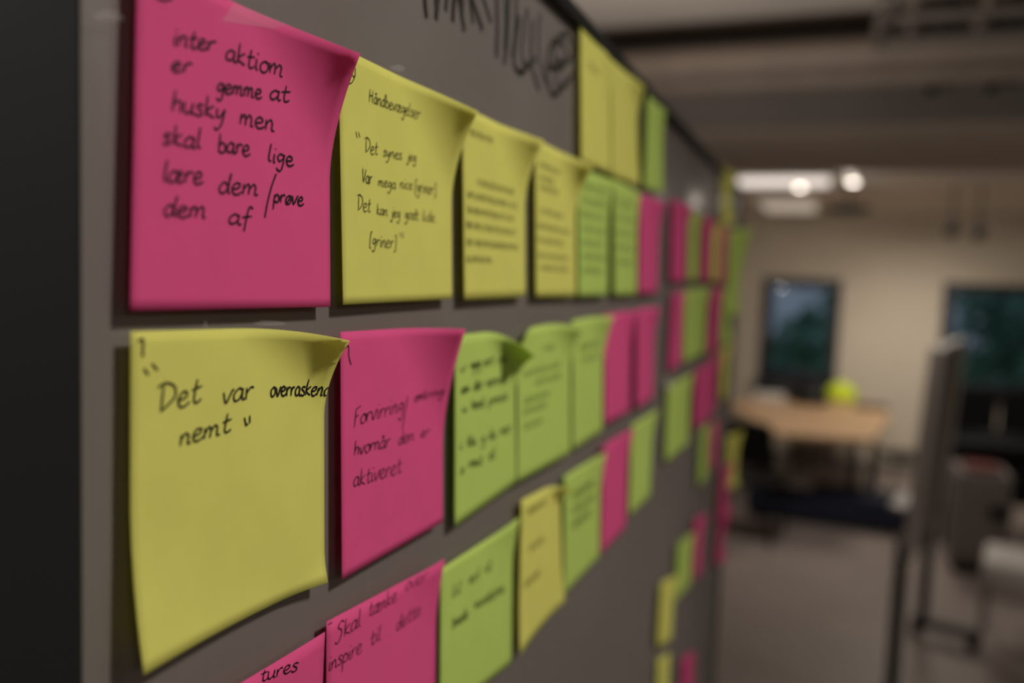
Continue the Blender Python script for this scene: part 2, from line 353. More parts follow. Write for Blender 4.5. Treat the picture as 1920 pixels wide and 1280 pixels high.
class Note:
    def __init__(s, key, TL, TR, BR, BL, o=None, base=.0004, soft=None, bulge=.0):
        s.key = key; s.base = GLASS + base; s.bulge = bulge
        P = [on_x(c[0], c[1], s.base) for c in (TL, TR, BR, BL)]
        s.c = [(p.y, p.z) for p in P]; s.d = []
        for name, ob in (o or {}).items():
            i = ('TL', 'TR', 'BR', 'BL').index(name); ty, tz = s.c[i]
            ru, rv = (ob[2], ob[3]) if len(ob) > 2 else (.5, .42)
            back = ob[4] if len(ob) > 4 else (.5 if name == 'TR' else .1); dt = 0
            for _ in range(14):                 # the lifted corner swings out from the board and back over the note
                q = on_y(ob[0], ob[1], ty+dt); dt = .6*dt + .4*(-back*(q.x-s.base))*(1 if i in (1, 2) else -1)
            s.d.append((i, q.x-s.base, dt, q.z-tz, ru, rv))
    def flat(s, u, v):
        (a, b, c, d) = s.c
        return tuple((1-u)*((1-v)*d[k] + v*a[k]) + u*((1-v)*c[k] + v*b[k]) for k in (0, 1))
    def S(s, u, v, off=0.0):
        y, z = s.flat(u, v); x = s.base + s.bulge*(max(0, 1-v)**1.5)*math.sin(math.pi*min(1, max(0, u))) + .0006*(1-v)
        for (i, dx, dy, dz, ru, rv) in s.d:
            uu = u if i in (0, 3) else 1-u; vv = 1-v if i in (0, 1) else v
            wgt = max(0, 1 - uu/ru - vv/rv)**1.75
            x += dx*wgt; y += dy*wgt**1.3; z += dz*wgt**1.2
        return Vector((x, y, z))
    def P(s, u, v, off):
        e = .01; p = s.S(u, v); n = (s.S(u+e, v)-s.S(u-e, v)).cross(s.S(u, v+e)-s.S(u, v-e)).normalized()
        if n.x < 0: n = -n
        return p + n*off, n
    def uv(s, px, py):
        q = on_x(px, py, s.base); u = v = .5
        for _ in range(12):
            f = s.flat(u, v); e = 1e-4; fu = s.flat(u+e, v); fv = s.flat(u, v+e)
            a, b = (fu[0]-f[0])/e, (fv[0]-f[0])/e; c, d = (fu[1]-f[1])/e, (fv[1]-f[1])/e
            ry, rz = q.y-f[0], q.z-f[1]; det = a*d-b*c
            u += (d*ry-b*rz)/det; v += (a*rz-c*ry)/det
        return u, v
rj = random.Random(3)
def word_px(text, p0, p1, xh, slant=.12):
    """handwritten word as strokes in a 2D frame: baseline p0 -> p1 with letters xh high"""
    adv = sum(G[c][0] for c in text if c != ' ') + .6*text.count(' ')
    ex = ((p1[0]-p0[0])/adv, (p1[1]-p0[1])/adv); x = 0; out = []
    for ch in text:
        if ch == ' ': x += .6; continue
        a, sts = G[ch]; jy = rj.uniform(-.06, .06)
        for st in sts:
            st2 = [(px_+rj.uniform(-.03, .03), py_+rj.uniform(-.03, .03)+jy) for px_, py_ in st]
            out.append([(p0[0]+ex[0]*(x+sx_+slant*sy_), p0[1]+ex[1]*(x+sx_) - xh*sy_) for sx_, sy_ in catmull(st2)])
        x += a
    return out
def ribbon(m, note, strokes_uv, wd, off=.00028):
    for st in strokes_uv:
        st = [(u, v) for u, v in st if -.02 < u < 1.0 and 0.0 < v < 1.0]
        if len(st) < 2: continue
        pn = [note.P(u, v, off) for u, v in st]; L = []
        for i, (p, n) in enumerate(pn):
            d = pn[min(i+1, len(pn)-1)][0] - pn[max(i-1, 0)][0]
            if d.length < 1e-9: d = Vector((0, 1e-5, 0))
            s_ = n.cross(d).normalized()*wd/2*(1 if 0 < i < len(pn)-1 else .6)
            L.append((m.bm.verts.new(p-s_), m.bm.verts.new(p+s_)))
        for a, b in zip(L, L[1:]): m.bm.faces.new((a[0], b[0], b[1], a[1]))
NOTE_N = {'p': 'pink', 'y': 'yellow', 'g': 'green'}
GROUPS = {}
def note(key, label, TL, TR, BR, BL, o=None, words=(), raw=(), wd=.0005, lines=None, ink=None, base=.0004, bulge=.0, group=None, n=18):
    N = Note(key, TL, TR, BR, BL, o, base, bulge=bulge)
    cpos = N.S(.5, .97)
    me = MB().grid(lambda u, v: N.S(u, v), n, n)
    org = Vector((N.base, cpos.y, cpos.z)); me.bm.transform(Matrix.Translation(-org))
    ob = me.build('sticky_note', PAPER[key], None, True, fix=False); ob.location = org
    md = ob.modifiers.new('thick', 'SOLIDIFY'); md.thickness = .00016; md.offset = 0
    tag(ob, label, 'sticky note', group)
    st = []
    for wdef in words:
        st += [[N.uv(*q) for q in s_] for s_ in word_px(*wdef)]
    for s_ in raw: st.append([N.uv(*q) for q in catmull(s_, 6)])
    if lines:
        rr = random.Random(len(label)*7+int(TL[0]))
        for (v, u0, u1, xh) in lines:
            u = u0
            while u < u1-.08:
                k = rr.choice((2, 3, 4, 5)); ww = min(k*xh*.62, u1-u)
                t_ = ''.join(rr.choice('nuemrsav') for _ in range(k))
                st += [[(a, b) for a, b in s_] for s_ in [[(q[0], -q[1]) for q in s2] for s2 in word_px(t_, (u, -v), (u+ww, -v), xh)]]
                u += ww + xh*.5
    if st:
        mm = MB(); ribbon(mm, N, st, wd)
        if len(mm.bm.faces): mm.build('handwriting', ink or INK, ob, fix=False)
    return N, ob

# ---- marker heading on the glass
mk = MB()
for st in ([(813, -40), (816, -5), (818, 18)], [(842, -40), (838, -8), (835, 22)], [(873, -40), (868, -10), (866, 26)], [(873, -40), (880, -5), (887, 44)],
           [(893, -40), (905, -5), (921, 43)], [(948, -70), (947, -10), (948, 40), (946, 95)], [(976, -50), (969, -8), (966, 60), (960, 108)],
           [(989, 16), (982, 60), (978, 100), (984, 120), (994, 122), (1004, 108)], [(1012, 24), (1009, 80), (1012, 118), (1025, 158)],
           [(1042, 114), (1064, 116), (1074, 96), (1068, 72), (1055, 64), (1043, 85), (1039, 130), (1048, 166), (1062, 158), (1074, 138)]):
    pts = [on_x(q[0], q[1], GLASS+.0002) for q in catmull(st, 7)]; L = []
    for i, p in enumerate(pts):
        d = pts[min(i+1, len(pts)-1)] - pts[max(i-1, 0)]; s_ = Vector((1, 0, 0)).cross(d).normalized()*.0016
        L.append((mk.bm.verts.new(p-s_), mk.bm.verts.new(p+s_)))
    for a, b in zip(L, L[1:]): mk.bm.faces.new((a[0], b[0], b[1], a[1]))
mk.build('marker_writing', MARK, bd, fix=False)
# dried smears of tape glue on the glass
rs = random.Random(5)
for (cx, cy, wx, wy) in ((505, 605, 34, 6), (385, 608, 4, 8), (745, 128, 16, 7), (205, 30, 36, 12), (690, 1050, 10, 4)):
    sm = MB(); n = 14; c = [on_x(cx+wx*math.cos(6.283*k/n)*rs.uniform(.6, 1.1), cy+wy*math.sin(6.283*k/n)*rs.uniform(.6, 1.1), GLASS+.00012) for k in range(n)]
    sm.bm.faces.new([sm.bm.verts.new(p) for p in c])
    sm.build('glue_smear', M_tape, bd, fix=False)
MB().box(tuple(on_x(1249, 712, GLASS)), tuple(on_x(1256, 730, GLASS+.002))).build('tape_scrap', M_tape2, bd)

# ---- row on top
note('y', 'tall yellow sticky note just right of the black marker heading, under the top rail', (1088, 45), (1143, 108), (1144, 327), (1088, 303), dict(TR=(1150, 118)), lines=[(.75, .25, .6, .05)], ink=INKG, wd=.00028)
note('y', 'yellow sticky note under the top rail, between another yellow note and a green one', (1146, 112), (1192, 152), (1197, 350), (1146, 330), dict(TR=(1209, 164), BR=(1199, 350)), base=.0012)
note('g', 'pale green sticky note under the top rail, right of two yellow notes', (1214, 178), (1243, 205), (1242, 362), (1207, 354), dict(TR=(1248, 208)), base=.0022)
note('y', 'narrow yellow sticky note near the board\'s far top corner, beside the lit tube lamp', (1354, 308), (1368, 322), (1366, 424), (1352, 420), dict(TR=(1380, 328, .9, .8, .1), BR=(1377, 424, .9, .8)), base=.001)

# ---- upper row
n1, o1 = note('p', 'large pink sticky note reading interaktion er gemme at husky men, top left', (257, -83), (617, 89), (616, 575), (240, 582), dict(TR=(676, 101, .52, .5, .42)),
    words=[('inter', (322, 84), (402, 97), 19), ('aktiom', (420, 112), (530, 146), 20), ('er', (317, 135), (358, 138), 19), ('gemme', (404, 172), (489, 185), 17), ('at', (502, 186), (540, 192), 18),
           ('husky', (318, 208), (421, 226), 21), ('men', (446, 233), (513, 248), 20), ('skal', (301, 268), (375, 279), 20), ('bare', (405, 284), (466, 293), 19), ('lige', (499, 301), (548, 312), 17),
           ('lære', (301, 340), (378, 344), 21), ('dem', (405, 361), (482, 368), 20), ('prøve', (509, 378), (566, 386), 15), ('dem', (301, 405), (384, 410), 20), ('af', (423, 419), (465, 423), 19)],
    raw=[[(515, 325), (506, 350), (498, 380), (493, 408)], [(290, -8), (302, 0), (318, -2), (325, -10)]], wd=.00055, n=26)
note('y', 'yellow sticky note headed Håndbevægelser, second from the left in the upper row', (634, 86), (846, 190), (845, 560), (640, 571), dict(TR=(897, 209, .52, .5, .42)),
    words=[('Håndbevægelser', (690, 191), (786, 224), 13), ('Det', (681, 285), (706, 291), 14), ('synes', (716, 292), (752, 299), 11), ('jeg', (762, 300), (779, 303), 10),
           ('Var', (676, 341), (695, 345), 14), ('mega', (706, 348), (740, 355), 11), ('nice', (747, 352), (771, 356), 11), ('[griner].', (775, 358), (818, 366), 12),
           ('Det', (666, 394), (692, 399), 15), ('kan', (703, 401), (724, 405), 11), ('jeg', (731, 406), (748, 409), 11), ('godt', (756, 409), (782, 413), 11), ('lide', (789, 413), (813, 417), 11),
           ('[griner]', (689, 459), (740, 466), 13)],
    raw=[[(665, 127), (664, 143), (658, 155), (651, 157)], [(658, 138), (662, 144), (665, 139)], [(665, 246), (668, 259)], [(670, 247), (673, 258)], [(747, 435), (748, 445)], [(752, 434), (753, 447)]], wd=.00032, n=26)
note('y', 'yellow sticky note third from the left in the upper row, closely written', (866, 197), (984, 256), (983, 556), (868, 562), dict(TR=(1020, 263, .5, .42)),
    lines=[(.87, .1, .45, .035), (.62, .2, .8, .035), (.54, .05, .9, .035), (.46, .05, .85, .035), (.38, .03, .88, .035), (.29, .03, .88, .035), (.2, .03, .4, .035)], ink=INKG, wd=.00028)
note('y', 'yellow sticky note fourth in the upper row, with a green note at its right edge', (1003, 259), (1078, 299), (1078, 556), (1003, 557), dict(TR=(1113, 313, .5, .42)),
    lines=[(.84, .1, .6, .03), (.76, .1, .5, .03), (.7, .1, .6, .03), (.55, .1, .7, .03), (.45, .05, .85, .03), (.36, .05, .7, .03), (.26, .05, .85, .03), (.18, .1, .8, .03)], ink=INKG, wd=.00028)
note('g', 'green sticky note fifth in the upper row, right of four big notes', (1083, 312), (1141, 336), (1138, 555), (1083, 557), dict(TR=(1152, 339)), lines=[(.85-.11*k, .1, .85, .05) for k in range(7)], ink=INKS, wd=.00028, base=.0007)
note('g', 'green sticky note sixth in the upper row, left of a pink note', (1150, 335), (1195, 358), (1192, 553), (1150, 555), dict(TR=(1201, 363)), lines=[(.8-.13*k, .1, .85, .05) for k in range(5)], ink=INKS, wd=.00028)
note('p', 'pink sticky note seventh in the upper row, left of the bare strip of board', (1199, 362), (1238, 376), (1231, 550), (1196, 552), dict(TR=(1247, 380)), base=.0007)
note('p', 'pink sticky note in the upper row, first after the bare strip of board', (1260, 371), (1290, 386), (1284, 527), (1257, 530), dict(TR=(1299, 388)))
note('g', 'narrow green sticky note in the upper row, between the two far pink notes', (1292, 393), (1311, 402), (1307, 525), (1288, 527), dict(TR=(1316, 404)), base=.0008)
note('p', 'narrow pink sticky note in the upper row, just left of a far yellow sliver', (1317, 403), (1334, 412), (1329, 526), (1311, 527), dict(TR=(1344, 414)), base=.0014)
note('y', 'yellow sliver of sticky note in the upper row, between two far pink notes', (1336, 415), (1350, 421), (1346, 528), (1332, 528), dict(TR=(1355, 423)), base=.002)
note('p', 'pink sliver of sticky note at the upper row\'s far end, before the last green', (1352, 424), (1363, 430), (1359, 532), (1348, 534), dict(TR=(1368, 432)), base=.0028)
note('g', 'green sticky note curling off the board\'s far edge, last in the upper row', (1366, 430), (1376, 433), (1372, 590), (1362, 592), dict(TR=(1409, 430, 1.1, 1.4, .1), BR=(1382, 590, 1., .6)), base=.0034)

# ---- middle row
note('y', 'large yellow sticky note reading Det var overraskende nemt, left end of the middle row', (245, 621), (607, 611), (605, 1089), (240, 1250), dict(TR=(656, 639, .55, .34), BL=(266, 1264, .8, .5), BR=(612, 1091, .25, .12)),
    words=[('Det', (291, 773), (374, 753), 27), ('var', (414, 757), (474, 745), 23), ('overraskend', (505, 743), (611, 739), 17), ('nemt', (333, 836), (430, 808), 22)],
    raw=[[(257, 640), (265, 635), (267, 640), (266, 655), (266, 669)], [(268, 690), (277, 703)], [(283, 681), (294, 694)], [(456, 782), (459, 796), (463, 793)], [(466, 778), (466, 793)]], wd=.0006, n=26)
note('p', 'pink sticky note reading Forvirring omkring hvornår den er aktiveret, in the middle row', (638, 622), (830, 611), (828, 978), (638, 1086), dict(TR=(873, 617, .5, .6)),
    words=[('Forvirring', (661, 798), (756, 769), 17), ('omkring', (775, 753), (823, 738), 10), ('hvornår', (661, 854), (729, 836), 15), ('den', (744, 834), (774, 824), 13), ('er', (786, 820), (804, 814), 11), ('aktiveret', (659, 912), (750, 885), 17)],
    raw=[[(645, 653), (652, 648), (653, 668), (657, 684)], [(763, 742), (758, 770), (752, 806)]], wd=.0004, n=26)
note('g', 'green sticky note with bold blurred writing, third from the left in the middle row', (853, 628), (964, 616), (966, 905), (850, 988), dict(TR=(1003, 668, .56, .42, .9)),
    words=[('v', (862, 698), (872, 696), 10), ('nyng', (882, 692), (900, 688), 11), ('mrt', (906, 687), (924, 682), 11), ('ve', (932, 681), (944, 678), 11),
           ('som', (863, 738), (878, 734), 10), ('der', (886, 732), (904, 727), 11), ('nemnt', (910, 725), (948, 716), 11), ('u', (864, 772), (874, 770), 10), ('hend', (882, 768), (906, 762), 11), ('prmns', (914, 760), (950, 749), 11),
           ('i', (859, 842), (866, 840), 11), ('kku', (874, 838), (890, 832), 12), ('g', (900, 830), (908, 828), 11), ('du', (914, 824), (928, 820), 11), ('mar', (936, 815), (956, 808), 11), ('s', (860, 888), (868, 885), 10), ('rmut', (876, 878), (902, 868), 11), ('el', (914, 862), (926, 858), 12)],
    ink=mat('olive_ink', (54, 62, 22), .6), wd=.0007)
note('g', 'green sticky note fourth in the middle row, with faint writing and rounded top', (970, 617), (1069, 600), (1068, 850), (968, 905), dict(TR=(1094, 616, .5, .35), TL=(985, 634, .3, .2)),
    lines=[(.82, .45, .7, .035), (.68, .1, .85, .04), (.6, .3, .85, .04), (.5, .1, .6, .04), (.43, .1, .55, .04), (.33, .1, .45, .04)], ink=INKS, wd=.00028, base=.0007)
note('g', 'green sticky note fifth in the middle row, left of the two pink notes', (1073, 600), (1131, 590), (1128, 808), (1072, 845), dict(TR=(1151, 593)), lines=[(.75, .2, .8, .05), (.65, .3, .8, .05)], ink=INKS, wd=.00028)
note('p', 'pink sticky note in the middle row, left one of a close pink pair', (1133, 590), (1184, 581), (1179, 772), (1132, 797), dict(TR=(1194, 583)), base=.001)
note('p', 'pink sticky note in the middle row, right one of a close pink pair', (1194, 580), (1227, 574), (1223, 746), (1191, 768), dict(TR=(1238, 576)), base=.0004)
note('p', 'pink sticky note in the middle row, first after the bare strip of board', (1262, 549), (1281, 545), (1276, 682), (1252, 698), dict(TR=(1285, 546)))
note('g', 'green sticky note in the middle row, left half of the far green pair', (1284, 543), (1308, 541), (1302, 671), (1280, 681), dict(TR=(1311, 542)), base=.0008)
note('g', 'green sticky note in the middle row, right half of the far green pair', (1308, 540), (1326, 539), (1319, 662), (1303, 670), dict(TR=(1332, 540)), base=.0016)
note('p', 'pink sticky note in the middle row, right of the far green pair', (1334, 542), (1352, 540), (1343, 656), (1324, 665), dict(TR=(1358, 541)), base=.0022)
note('g', 'narrow green sticky note at the middle row\'s far end, beside the first window', (1356, 542), (1370, 540), (1364, 640), (1350, 648), dict(TR=(1380, 542), BR=(1374, 640)), base=.003)
# ---- lower row
note('p', 'pink sticky note reading tures, cut by the bottom edge of the photo', (245, 1405), (603, 1188), (598, 1670), (247, 2050), dict(TR=(609, 1184)),
    words=[('tures', (486, 1278), (556, 1255), 15)], wd=.00045)
note('p', 'pink sticky note reading Skal tænke over, second in the lower row', (612, 1165), (819, 1056), (812, 1420), (608, 1645), dict(TR=(834, 1047, .4, .3)),
    words=[('-', (612, 1178), (624, 1172), 14), ('Skal', (628, 1204), (676, 1172), 18), ('tænke', (690, 1156), (743, 1126), 16), ('over', (758, 1108), (795, 1088), 14), ('inspire', (614, 1258), (677, 1222), 17), ('til', (692, 1212), (713, 1196), 16), ('dette', (741, 1184), (788, 1150), 15)],
    wd=.0004, ink=mat('maroon_ink', (58, 18, 34), .6))
note('g', 'green sticky note with two slanted blurred lines, third in the lower row', (826, 1066), (962, 979), (957, 1242), (822, 1350), dict(TR=(974, 969, .45, .3)),
    words=[('lil', (846, 1120), (864, 1108), 13), ('mrl', (878, 1096), (898, 1083), 12), ('ut', (908, 1074), (920, 1066), 12), ('bnede', (846, 1178), (876, 1156), 12), ('mundetone', (888, 1142), (944, 1108), 11)], ink=mat('moss_ink', (70, 84, 34), .6), wd=.0007)
note('y', 'yellow sticky note with bent corner, fourth in the lower row between green notes', (978, 937), (1049, 901), (1054, 1126), (969, 1226), dict(TR=(1076, 918, .4, .18), BR=(1058, 1128, .4, .3), BL=(973, 1229)), lines=[(.88, .15, .6, .04), (.62, .2, .6, .04), (.4, .1, .5, .04)], ink=mat('faint_ink', (130, 126, 60), .6), wd=.0004, base=.0008)
note('g', 'green sticky note with smudged writing, right of the lower row\'s yellow note', (1058, 892), (1126, 851), (1122, 1044), (1056, 1115), dict(TR=(1136, 848)), lines=[(.75, .2, .8, .06), (.62, .2, .8, .06), (.5, .2, .7, .06)], ink=mat('sage_ink', (96, 116, 52), .6), wd=.0006)
note('p', 'bright pink sticky note standing alone among greens in the lower row', (1131, 836), (1178, 804), (1172, 988), (1125, 1040), dict(TR=(1189, 803)), base=.0009)
note('g', 'green sticky note in the lower row, last before the bare strip of board', (1185, 797), (1226, 770), (1217, 930), (1178, 968), dict(TR=(1235, 767)))
note('g', 'green sticky note in the lower row after the bare strip, left of its pair', (1252, 723), (1274, 712), (1268, 850), (1246, 868), dict(TR=(1277, 711)))
note('g', 'green sticky note in the lower row after the bare strip, right of its pair', (1274, 714), (1295, 700), (1289, 832), (1268, 850), dict(TR=(1300, 699)), base=.001)
note('p', 'pink sticky note in the lower row, left one of the far pink pair', (1304, 695), (1325, 682), (1320, 790), (1300, 806), base=.0014)
note('p', 'pink sticky note in the lower row, right one of the far pink pair', (1325, 684), (1345, 662), (1338, 770), (1320, 790), dict(TR=(1356, 660)), base=.002)
note('y', 'yellow sliver of sticky note at the lower row\'s far end, above the table edge', (1354, 652), (1367, 646), (1362, 742), (1350, 752), dict(TR=(1374, 645)), base=.0028)
# ---- bottom notes at the far end
note('g', 'small green sticky note hanging under the far pink pair of the lower row', (1314, 805), (1329, 796), (1325, 896), (1308, 912), dict(TR=(1334, 795)))
note('p', 'small pink sticky note under the lower row, right of the small hanging green note', (1333, 794), (1347, 786), (1342, 872), (1330, 882), base=.0008)
note('y', 'yellow sticky note curling off the board\'s far edge below the table\'s height', (1364, 818), (1374, 812), (1370, 912), (1360, 920), dict(TR=(1393, 806, 1., 1.3, .1), BR=(1382, 912, 1., .8)), base=.0016)
note('p', 'pink sticky note low on the far edge, directly below the curling yellow note', (1354, 878), (1368, 868), (1360, 968), (1346, 980), dict(TR=(1377, 866), BR=(1371, 968)), base=.0024)
note('p', 'pink sticky note lowest on the far edge, over the grey floor', (1350, 972), (1362, 964), (1352, 1050), (1340, 1062), dict(TR=(1371, 962), BR=(1362, 1050)), base=.0012)
note('p', 'pink sticky note low on the board, right of the slanting green one', (1303, 974), (1320, 962), (1314, 1072), (1298, 1090), dict(TR=(1327, 961)), base=.0016)
note('g', 'green sticky note low on the board, overlapped by a pink note', (1272, 1020), (1300, 996), (1294, 1094), (1264, 1128), dict(TR=(1303, 996)), base=.0008)
note('y', 'yellow sticky note low on the board, below left of the slanting green one', (1240, 1092), (1266, 1078), (1258, 1198), (1232, 1214), dict(TR=(1274, 1078)), base=.0014)
note('y', 'yellow sticky note at the photo\'s bottom edge, below another yellow note', (1234, 1236), (1256, 1222), (1250, 1385), (1226, 1404))
note('p', 'pink sticky note at the photo\'s bottom edge, right of the lowest yellow one', (1280, 1234), (1302, 1218), (1296, 1350), (1274, 1370))

# clear tape over the big pink note's top edge
def tape_fn(u, v):
    px = (1-v)*(413+95*u) + v*(436+92*u); py = (1-v)*(40+14*u) + v*(6+38*u)
    uu, vv = n1.uv(px, py); return n1.P(uu, vv, .0004)[0]
tp = MB().grid(tape_fn, 10, 5); ob = tp.build('tape_strip', M_tape, o1, fix=False)

# ------------------------------------------------------------------ far end of the room
def Z(px, py, z): return on_z(px, py, z)
# table
corners = [(1366, 758), (1445, 809), (1640, 824), (1672, 778), (1640, 753), (1400, 744)]
tz = .74; poly = [Z(x, y, tz) for x, y in corners]
cx = sum(p.x for p in poly)/6; cy = sum(p.y for p in poly)/6
tb = thing('meeting_table', 'pale wooden meeting table below the first window', 'table', (cx, cy, 0))
MB().prism([(p.x, p.y) for p in poly], tz-.035, tz, .006).build('tabletop', M_wood, tb)
for (x, y) in ((1601, 985), (1420, 975), (1640, 930), (1410, 915)):
    p = Z(x, y, 0); qx = cx+(p.x-cx)*.92; qy = cy+(p.y-cy)*.92
    MB().tube([(qx, qy, 0), (qx, qy, tz-.036)], .03, 12).build('leg', M_black, tb)
MB().box((cx-.5, cy-.02, tz-.1), (cx+.5, cy+.02, tz-.036), .004).build('apron', M_black, tb)
# chairs
def chair(name, label, loc, rz, m_seat, m_leg, cat='chair', group=None, thick=.03):
    e = thing(name, label, cat, (0, 0, 0), group)
    def seat(u, v):
        x = (u-.5)*.44; y = (v-.5)*.42; return Vector((x*(1-.12*v), y, .455-.02*math.cos(x*5)*math.cos(y*4)))
    m = MB().grid(seat, 10, 10); s_ = m.build('seat', m_seat, e, True, fix=False); k = s_.modifiers.new('t', 'SOLIDIFY'); k.thickness = thick; k = s_.modifiers.new('b', 'BEVEL'); k.width = thick*.3; k.segments = 3
    def back(u, v):
        x = (u-.5)*(.42-.06*v); return Vector((x, .21+.07*v+.03*(1-math.cos(x*4)), .56+.32*v - .03*(2*u-1)**4*v))
    m = MB().grid(back, 10, 8); s_ = m.build('backrest', m_seat, e, True, fix=False); k = s_.modifiers.new('t', 'SOLIDIFY'); k.thickness = .022
    for sx_ in (-1, 1):
        MB().tube([(sx_*.2, -.2, 0), (sx_*.18, -.17, .425)], .012, 8).build('leg', m_leg, e)
        MB().tube([(sx_*.2, .24, 0), (sx_*.17, .19, .425)], .012, 8).build('leg', m_leg, e)
        MB().tube([(sx_*.15, .18, .43), (sx_*.15, .225, .5), (sx_*.15, .25, .7)], .011, 8).build('back_support', m_leg, e)
    e.location = loc; e.rotation_euler.z = rz
    return e
p = Z(1418, 975, 0)
c0 = chair('office_chair', 'black chair with its back to us at the table\'s near left', (p.x-.02, p.y-.42, 0), math.radians(172), M_black, M_black, group='black chairs round the table')
def cp(px, py, rz, label): q = Z(px, py, 0); return copy_thing(c0, (q.x, q.y, 0), label, math.radians(rz))
cp(1700, 950, -75, 'black chair at the table\'s right end, half behind the rolling whiteboard')
cp(1555, 893, 0, 'black chair on the window side of the table, right one of two')
cp(1445, 893, 5, 'black chair on the window side of the table, left one of two')
# things on the table
def on_table(px, py): return Z(px, py, tz)
p = on_table(1442, 752); tag(MB().box((p.x-.13, p.y-.1, tz), (p.x+.13, p.y+.1, tz+.07), .006).build('paper_stack', M_white), 'white stack of paper at the left end of the table', 'paper')
p = on_table(1517, 757); b_ = thing('shoulder_bag', 'black shoulder bag slumped in the middle of the table', 'bag', (p.x, p.y, tz))
MB().lathe([(.12, 0), (.17, .03), (.16, .09), (.11, .14), (.05, .16)], (p.x, p.y, tz), 20, 1.0, .6).build('bag_body', M_black, b_, True)
MB().tube([(p.x-.1, p.y, tz+.12), (p.x-.05, p.y-.02, tz+.2), (p.x+.05, p.y-.02, tz+.2), (p.x+.1, p.y, tz+.12)], .01, 8).build('strap', M_black, b_, True)
p = on_table(1576, 752); l_ = thing('lime_pouch', 'lime yellow pouch on the table, right of the black bag', 'pouch', (p.x, p.y, tz))
MB().lathe([(.1, 0), (.145, .03), (.135, .1), (.08, .16), (.03, .18)], (p.x, p.y, tz), 20, 1.0, .7).build('pouch_body', M_lime, l_, True)
MB().tube([(p.x-.05, p.y, tz+.165), (p.x+.06, p.y, tz+.168)], .008, 8).build('zip', M_black, l_)
p = on_table(1632, 764); q_ = thing('laptop', 'dark closed laptop at the right end of the table', 'laptop', (p.x, p.y, tz))
MB().box((p.x-.13, p.y-.12, tz), (p.x+.15, p.y+.12, tz+.012), .003).build('laptop_base', M_black, q_)
MB().box((p.x-.13, p.y-.12, tz+.0125), (p.x+.15, p.y+.12, tz+.02), .003).build('laptop_lid', M_dark, q_)
# low navy bench on the floor behind the table
a = Z(1392, 985, 0); b = Z(1688, 972, 0); bn = thing('floor_bench', 'low navy padded bench on the floor beneath the table', 'bench', ((a.x+b.x)/2, a.y+.35, 0))
MB().box((a.x, a.y+.25, .05), (b.x, a.y+.6, .26), .02).build('cushion', M_navy, bn)
for xx in (a.x+.08, b.x-.08): MB().box((xx-.03, a.y+.28, 0), (xx+.03, a.y+.57, .05)).build('foot', M_black, bn)
p = Z(1492, 955, .2); s_ = thing('folded_cloth', 'pale grey folded cloth lying on the navy bench', 'cloth', (p.x, a.y+.4, .26))
MB().box((p.x-.1, a.y+.3, .261), (p.x+.1, a.y+.5, .3), .012).box((p.x-.085, a.y+.31, .301), (p.x+.09, a.y+.49, .325), .01).build('cloth_fold', M_wbd, s_)

# rolling whiteboard seen edge-on
wy0, wy1 = 3.75, 4.7
A = on_y(1710, 760, wy0); B = on_y(1764, 700, wy1)
wb = thing('rolling_whiteboard', 'rolling whiteboard seen almost edge-on, right of the table', 'whiteboard', ((A.x+B.x)/2, (wy0+wy1)/2, 0))
ang = math.atan2(B.x-A.x, wy1-wy0)
TILT = math.radians(3)
def wbox(s0, s1, z0, z1, t0, t1, name, m, bev=.004):
    L = math.hypot(B.x-A.x, wy1-wy0); mm = MB().box((t0, s0*L, z0), (t1, s1*L, z1), bev)
    if name not in ('foot', 'leg'): mm.bm.transform(Matrix.Translation((0, 0, .1)) @ Matrix.Rotation(TILT, 4, 'Y') @ Matrix.Translation((0, 0, -.1)))
    mm.bm.transform(Matrix.Translation((A.x, wy0, 0)) @ Matrix.Rotation(-ang, 4, 'Z')); return mm.build(name, m, wb)
ztop = on_y(1752, 655, 4.1).z
wbox(0, 1, .72, ztop, -.012, .012, 'panel', M_wallg); wbox(-.01, 1.01, ztop, ztop+.03, -.02, .02, 'top_rail', M_steel); wbox(-.01, 1.01, .69, .72, -.02, .02, 'bottom_rail', M_steel)
wbox(.0, .3, .88, .9, -.1, -.025, 'pen_tray', M_wbd)
for s_ in (0, 1):
    wbox(s_-.03, s_+.03, .70, ztop+.03, -.025, .025, 'upright', M_wbd); wbox(s_-.025, s_+.025, .09, .76, -.02, .03, 'leg', M_black); wbox(s_-.03, s_+.03, .06, .1, -.05, .27, 'foot', M_black)
    for tt in (-.02, .24):
        L = math.hypot(B.x-A.x, wy1-wy0); mm = MB().tube([(tt, s_*L-.012, .03), (tt, s_*L+.012, .03)], .03, 14)
        mm.bm.transform(Matrix.Translation((A.x, wy0, 0)) @ Matrix.Rotation(-ang, 4, 'Z')); mm.build('caster', M_black, wb)

# white shell chair on the right edge
p = on_z(1925, 1040, .46)
wc = chair('shell_chair', 'white shell chair cut off by the right edge of the photo', (p.x+.02, p.y, 0), math.radians(-100), M_white, M_steel, thick=.12)
